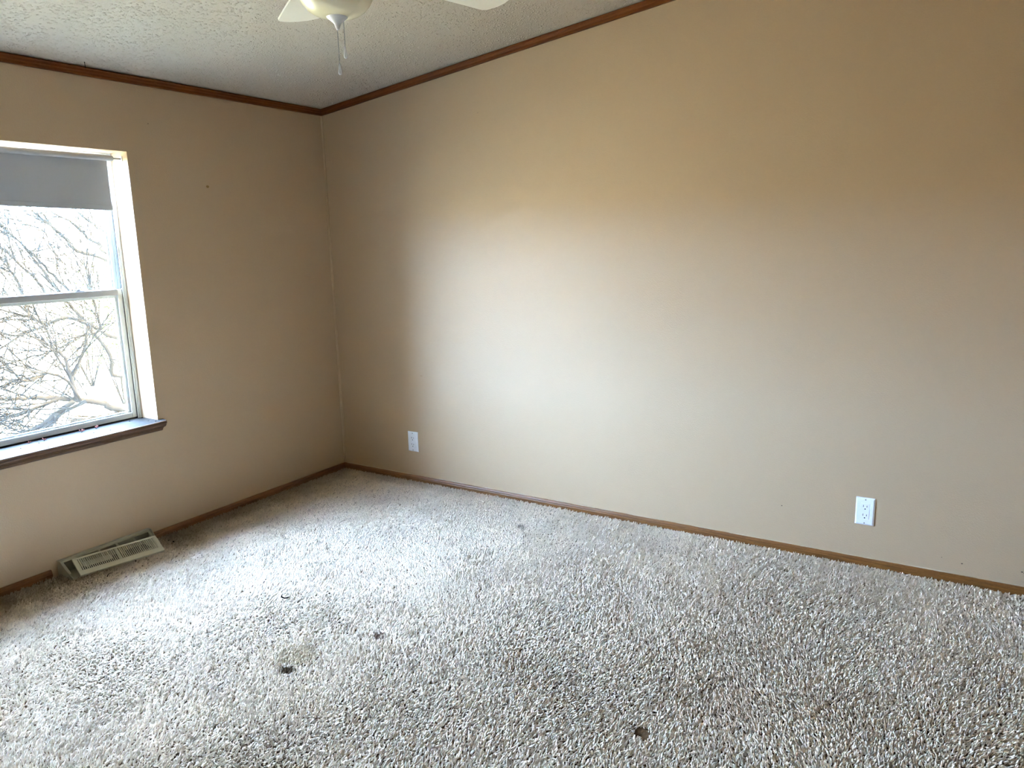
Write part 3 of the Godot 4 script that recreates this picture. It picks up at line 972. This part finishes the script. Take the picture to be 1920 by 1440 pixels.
func tree() -> void:
	var t := thing("bare_tree", Vector3(-2.25, -0.9, -1.0), "bare grey tree whose tangled branches fill the view through the window", "tree")
	var o := t.position
	var forks := {
		"low": Vector3(-2.0, 0.0, -0.75), "mid": Vector3(-2.3, 0.45, -0.85), "high": Vector3(-2.5, 0.9, -0.9),
	}
	var limbs := [
		["low", 0.024, 0.008, [[-1.68, 0.26, 0.35], [-1.68, 0.33, 0.48], [-1.70, 0.38, 0.64], [-1.68, 0.41, 0.75], [-1.66, 0.44, 0.87], [-1.63, 0.46, 0.98], [-1.61, 0.48, 1.10], [-1.60, 0.54, 1.25]]],
		["mid", 0.018, 0.006, [[-2.25, 0.68, 0.00], [-2.27, 0.75, 0.11], [-2.28, 0.80, 0.20], [-2.27, 0.86, 0.35], [-2.25, 0.82, 0.50], [-2.24, 0.78, 0.67], [-2.25, 0.80, 0.78], [-2.27, 0.86, 0.91]]],
		["", 0.016, 0.006, [[-1.65, 0.39, 0.67], [-1.66, 0.48, 0.67], [-1.68, 0.57, 0.67], [-1.69, 0.65, 0.68], [-1.72, 0.71, 0.71], [-1.76, 0.77, 0.77], [-1.80, 0.83, 0.85]]],
		["mid", 0.019, 0.006, [[-2.73, 0.30, -0.27], [-2.75, 0.48, -0.21], [-2.77, 0.75, -0.07], [-2.77, 0.92, 0.05], [-2.78, 1.05, 0.13], [-2.78, 1.21, 0.22], [-2.78, 1.33, 0.29]]],
		["", 0.011, 0.005, [[-2.13, 0.76, 0.19], [-2.14, 0.73, 0.32], [-2.14, 0.68, 0.44], [-2.14, 0.65, 0.56], [-2.13, 0.62, 0.78], [-2.12, 0.60, 0.90]]],
		["", 0.010, 0.005, [[-2.26, 0.78, 0.21], [-2.22, 0.67, 0.26], [-2.18, 0.56, 0.33], [-2.15, 0.48, 0.40], [-2.12, 0.49, 0.45]]],
		["", 0.016, 0.006, [[-1.57, 0.40, 0.73], [-1.52, 0.37, 0.83], [-1.48, 0.33, 0.95], [-1.44, 0.30, 1.07], [-1.41, 0.29, 1.22], [-1.37, 0.29, 1.33]]],
		["", 0.012, 0.005, [[-1.54, 0.39, 0.67], [-1.52, 0.35, 0.82], [-1.48, 0.29, 0.94], [-1.44, 0.24, 1.06], [-1.38, 0.21, 1.15]]],
		["", 0.012, 0.005, [[-1.60, 0.43, 0.79], [-1.62, 0.40, 0.89], [-1.64, 0.37, 1.00], [-1.65, 0.35, 1.12], [-1.66, 0.33, 1.20]]],
		["low", 0.020, 0.006, [[-1.91, 0.20, 0.17], [-1.90, 0.19, 0.29], [-1.90, 0.19, 0.43], [-1.90, 0.19, 0.57], [-1.89, 0.19, 0.71], [-1.88, 0.21, 0.85], [-1.87, 0.16, 1.01]]],
		["high", 0.018, 0.006, [[-2.62, 1.24, -0.22], [-2.65, 1.29, -0.08], [-2.65, 1.33, 0.02], [-2.64, 1.41, 0.08], [-2.63, 1.49, 0.16], [-2.60, 1.61, 0.31], [-2.58, 1.70, 0.37]]],
		["high", 0.014, 0.005, [[-2.44, 1.28, -0.13], [-2.44, 1.35, -0.07], [-2.45, 1.41, 0.02], [-2.45, 1.50, 0.09], [-2.45, 1.60, 0.25], [-2.45, 1.69, 0.33]]],
		["", 0.011, 0.005, [[-2.84, 0.99, -0.02], [-2.82, 1.14, 0.11], [-2.79, 1.27, 0.22], [-2.75, 1.37, 0.33], [-2.70, 1.44, 0.42], [-2.66, 1.52, 0.53]]],
		["", 0.011, 0.005, [[-2.74, 1.01, 0.22], [-2.68, 1.14, 0.32], [-2.62, 1.22, 0.42], [-2.56, 1.31, 0.52], [-2.50, 1.42, 0.64]]],
		["", 0.012, 0.005, [[-2.53, 1.00, 0.48], [-2.48, 1.13, 0.53], [-2.44, 1.22, 0.59], [-2.40, 1.30, 0.66]]],
		["high", 0.014, 0.005, [[-2.78, 1.44, -0.34], [-2.78, 1.50, -0.24], [-2.78, 1.60, -0.13], [-2.76, 1.68, -0.05], [-2.75, 1.79, 0.06]]],
		["", 0.012, 0.005, [[-2.11, 0.84, 0.57], [-2.05, 0.90, 0.67], [-2.00, 0.93, 0.79], [-1.94, 0.90, 0.91], [-1.88, 0.93, 1.02]]],
		["", 0.012, 0.005, [[-2.39, 0.73, 0.04], [-2.36, 0.85, 0.07], [-2.33, 0.97, 0.10], [-2.30, 1.09, 0.13], [-2.26, 1.21, 0.17]]],
		["", 0.010, 0.005, [[-1.64, 0.38, 0.65], [-1.63, 0.52, 0.72], [-1.63, 0.59, 0.83], [-1.62, 0.56, 0.96], [-1.60, 0.63, 1.04], [-1.58, 0.70, 1.14]]],
	]
	var st := fresh()
	tube(st, smooth_line([Vector3(0, -0.1, 0), Vector3(0.05, 0.5, 0.05), forks.low - o, forks.mid - o, forks.high - o, Vector3(-0.45, 2.6, -0.1), Vector3(-0.8, 3.6, 0.1)], 4), 0.17, 0.03, 12)
	part("trunk", st, M.bark, t)
	var twigs := fresh()
	for l in limbs:
		var pts := to_points(l[3])
		if l[0]: pts.push_front(forks[l[0]])
		for k in pts.size(): pts[k] -= o
		var line := smooth_line(pts, 4)
		for k in range(1, line.size() - 1):    # knobbly growth
			line[k] += Vector3(rng.randfn(), rng.randfn(), rng.randfn()) * 0.003
		st = fresh()
		tube(st, line, l[1], l[2], 8)
		part("branch", st, M.bark, t)
		var seed_from := int(line.size() * (0.3 if l[0] else 0.1))
		for k in 14:
			var i := rng.randi_range(seed_from, line.size() - 2)
			var dir: Vector3 = (line[i + 1] - line[i]).normalized()
			twig(twigs, line[i], dir, rng.randf_range(0.25, 0.75), 0.0043, 2)
		twig(twigs, line[-1], (line[-1] - line[-3]).normalized(), rng.randf_range(0.3, 0.7), l[2], 2)
	part("twigs", twigs, M.bark, t, "stuff")


func twig(st: SurfaceTool, from: Vector3, along: Vector3, long: float, r: float, depth: int) -> void:
	var dir := (along + Vector3(rng.randfn() * 0.42, rng.randfn() * 0.42 + 0.08, rng.randfn() * 0.42)).normalized()
	var bend := Vector3(rng.randfn(), rng.randfn(), rng.randfn()) * 0.16
	var pts := [from]
	var n := 6
	for k in n:
		dir = (dir + bend / n + Vector3(rng.randfn(), rng.randfn(), rng.randfn()) * 0.06).normalized()
		pts.append(pts[-1] + dir * long / n)
	tube(st, pts, r, r * 0.7, 4, false)
	if depth > 0:
		for k in rng.randi_range(1, 3):
			var i := rng.randi_range(1, n - 1)
			twig(st, pts[i], (pts[i + 1] - pts[i]).normalized(), long * rng.randf_range(0.3, 0.6), r * 0.8, depth - 1)


# ---------------------------------------------------------------- small things
func blot(called: String, parent: Node, t: Transform3D, r: float, mat: Material, tall := 1.0) -> void:
	# a thin uneven spot on a wall; z of t points out of the wall
	var st := fresh()
	st.set_smooth_group(-1)
	var rim := []
	var n := 14
	for k in n:
		var f := r * rng.randf_range(0.82, 1.08)
		rim.append(Vector3(cos(TAU * k / n) * f, sin(TAU * k / n) * f * tall, 0))
	for k in n:
		var a: Vector3 = rim[k]
		var b: Vector3 = rim[(k + 1) % n]
		var up := Vector3(0, 0, 0.0004)
		quad(st, t * a, t * b, t * (b * 0.85 + up), t * (a * 0.85 + up))
		tri(st, t * (a * 0.85 + up), t * (b * 0.85 + up), t * up)
	part(called, st, mat, parent)


func crumb(at: Vector3, r: float, label: String, group: String) -> void:
	var st := fresh()
	st.set_smooth_group(-1)
	var lo := []
	var hi := []
	for k in 6:
		var f := r * rng.randf_range(0.7, 1.3)
		lo.append(Vector3(cos(TAU * k / 6) * f, 0, sin(TAU * k / 6) * f))
		hi.append(Vector3(cos(TAU * k / 6) * f * 0.7, r * rng.randf_range(0.6, 1.1), sin(TAU * k / 6) * f * 0.7))
	for k in 6:
		var j := (k + 1) % 6
		quad(st, lo[j], lo[k], hi[k], hi[j])
		tri(st, hi[j], hi[k], Vector3(0, r * 1.1, 0))
		tri(st, lo[k], lo[j], Vector3.ZERO)
	var o := part("crumb", st, M.crumb)
	o.position = at
	meta(o, label, "crumb", group)


func blossom(at: Vector3, s: float, label: String) -> void:
	var o := thing("dried_blossom", at, label, "blossom", "dried blossoms on the window sill")
	for k in 6:
		var a := rng.randf() * TAU
		var up := rng.randf_range(0.15, 1.0)
		var d := Vector3(cos(a), up, sin(a)).normalized() * s * rng.randf_range(0.7, 1.2)
		var st := fresh()
		tube(st, [Vector3(0, 0.0015, 0), d * 0.5 + Vector3(0, 0.002, 0), d + Vector3(0, 0.001, 0)], 0.0009, 0.0017, 6)
		part("petal", st, M.petal, o)
	var st2 := fresh()
	tube(st2, [Vector3(0, 0.0012, 0), Vector3(s * 0.7, 0.0014, s * 0.5), Vector3(s * 1.2, 0.001, s * 0.5)], 0.0006, 0.0005, 5)
	part("stalk", st2, M.crumb, o)


func bits() -> void:
	# marks on the walls
	var wl: Node = get_node("wall_left")
	var on_left := func(y: float, z: float) -> Transform3D: return Transform3D(Basis(Vector3(0, 0, -1), Vector3(0, 1, 0), Vector3(1, 0, 0)), Vector3(0.0002, y, z))
	blot("stain", wl, on_left.call(1.607, 0.777), 0.0085, M.stain, 0.85)
	blot("nail_hole", wl, on_left.call(1.864, 1.0505), 0.0022, M.dust)
	var wr: Node = get_node("wall_right")
	var on_right := func(x: float, y: float) -> Transform3D: return Transform3D(Basis(), Vector3(x, y, 0.0002))
	for p in [[3.203, 0.0743, 0.0035], [2.538, 0.191, 0.003], [3.392, 0.083, 0.004], [3.400, 0.079, 0.004], [3.135, 0.0856, 0.002], [1.045, 1.93, 0.002]]:
		blot("scuff_mark", wr, on_right.call(p[0], p[1]), p[2], M.dust, 0.6)
	blot("scuff_mark", wr, on_right.call(0.621, 0.604), 0.010, M.stain, 0.10)
	# a bent nail that sticks out of the ceiling trim
	var nail := thing("nail", Vector3(0.0205, 2.0500, 1.3124), "thin dark nail sticking up beside the ceiling trim above the window", "nail")
	var st := fresh()
	tube(st, [Vector3(-0.006, -0.004, -0.003), Vector3(0.012, 0.003, 0.008), Vector3(0.045, 0.0095, 0.028)], 0.0012, 0.0010, 8)
	part("shank", st, M.crumb, nail)
	st = fresh()
	tube(st, [Vector3(0.044, 0.0093, 0.0274), Vector3(0.0458, 0.0097, 0.0284)], 0.0017, 0.0017, 10)
	part("head", st, M.crumb, nail)
	# what lies on the sill
	blossom(Vector3(-0.107, WY0, 1.394), 0.017, "dried reddish blossom on the window sill, the bigger and nearer to the right end")
	blossom(Vector3(-0.098, WY0, 1.462), 0.012, "dried reddish blossom with dark centre on the sill, second from the right end")
	blossom(Vector3(-0.098, WY0, 1.618), 0.012, "small dried reddish blossom lying flat near the middle of the visible sill")
	blossom(Vector3(-0.108, WY0, 1.672), 0.009, "smallest dried reddish blossom on the sill, close to the left picture edge")
	for p in [
		[0.035, 1.668, 0.002, "dark speck of dirt at the front edge of the sill, below the smallest blossom"],
		[-0.059, 1.562, 0.0024, "dark speck of dirt on the sill midway between the flat blossom and the dark-centred blossom"],
		[-0.031, 1.446, 0.002, "dark speck of dirt on the sill just in front of the dark-centred blossom"],
		[-0.011, 1.384, 0.002, "dark speck of dirt on the sill just in front of the biggest blossom"],
		[-0.094, 1.245, 0.0024, "dark speck of dirt close to the sash in the right part of the sill"],
		[-0.107, 1.176, 0.003, "largest dark speck of dirt, in the back right corner of the sill"],
		[-0.070, 1.652, 0.002, "dark speck of dirt on the sill between the two smallest blossoms"],
		[-0.051, 1.732, 0.002, "leftmost dark speck of dirt on the sill, by the picture edge"],
		[-0.02, 1.20, 0.0018, "tiny dark speck of dirt mid-depth on the sill near the right jamb"],
		[0.02, 1.19, 0.0022, "dark speck of dirt at the front of the sill near the right jamb"],
	]:
		crumb(Vector3(p[0], WY0, p[1]), p[2], p[3], "dirt specks on the window sill")
	# litter on the carpet
	for p in [
		[1.133, 1.256, 0.004, "dark crumb on the carpet behind and right of the dead leaf"],
		[1.333, 1.402, 0.003, "small dark crumb on the carpet between the dead leaf and the reddish stain"],
		[0.087, 1.236, 0.004, "dark crumb on the carpet right of the vent, the one nearer the baseboard"],
		[0.121, 1.235, 0.0045, "dark crumb on the carpet right of the vent, the one further from the baseboard"],
		[0.170, 1.448, 0.004, "dark crumb on the carpet at the lower edge of the vent grille"],
		[0.330, 1.364, 0.0025, "tiny dark crumb on the carpet out in front of the right half of the vent"],
		[0.281, 1.47, 0.0025, "tiny dark crumb on the carpet out in front of the middle of the vent"],
	]:
		crumb(Vector3(p[0], -0.003, p[1]), p[2], p[3], "dark crumbs on the carpet")
	var leaf := thing("dead_leaf", Vector3(1.018, -0.002, 1.378), "black curled dead leaf with a thin stalk on the bright carpet", "leaf")
	var along := Vector3(0.86, 0, -0.51)
	var deep := Vector3(-0.51, 0, -0.86)
	st = fresh()
	tube(st, [along * -0.010 + Vector3(0, 0.013, 0), along * -0.004 + Vector3(0, 0.009, 0), along * 0.003 + Vector3(0, 0.006, 0), along * 0.010 + deep * 0.002 + Vector3(0, 0.0065, 0), along * 0.017 + deep * 0.004 + Vector3(0, 0.008, 0)], 0.0026, 0.0022, 7)
	part("blade", st, M.crumb, leaf)
	st = fresh()
	tube(st, [along * -0.009 + Vector3(0, 0.012, 0), along * -0.007 + deep * 0.004 + Vector3(0, 0.017, 0), along * -0.006 + deep * 0.006 + Vector3(0, 0.021, 0)], 0.0020, 0.0008, 6)
	part("lobe", st, M.crumb, leaf)
	st = fresh()
	tube(st, [along * 0.016 + deep * 0.004 + Vector3(0, 0.008, 0), along * 0.022 + deep * 0.005 + Vector3(0, 0.0085, 0), along * 0.030 + deep * 0.004 + Vector3(0, 0.006, 0)], 0.0011, 0.0006, 6)
	part("stalk", st, M.crumb, leaf)
	st = fresh()
	tube(st, [Vector3(0.012, 0.001, 0.012), Vector3(0.002, 0.004, 0.003), Vector3(-0.001, 0.005, -0.008), Vector3(0.002, 0.003, -0.018)], 0.0018, 0.0008, 7)
	var stem := part("dry_stem", st, M.crumb)
	stem.position = Vector3(0.205, 0.0, 1.589)
	meta(stem, "short curved dark dry stem on the carpet in front of the vent", "stem")
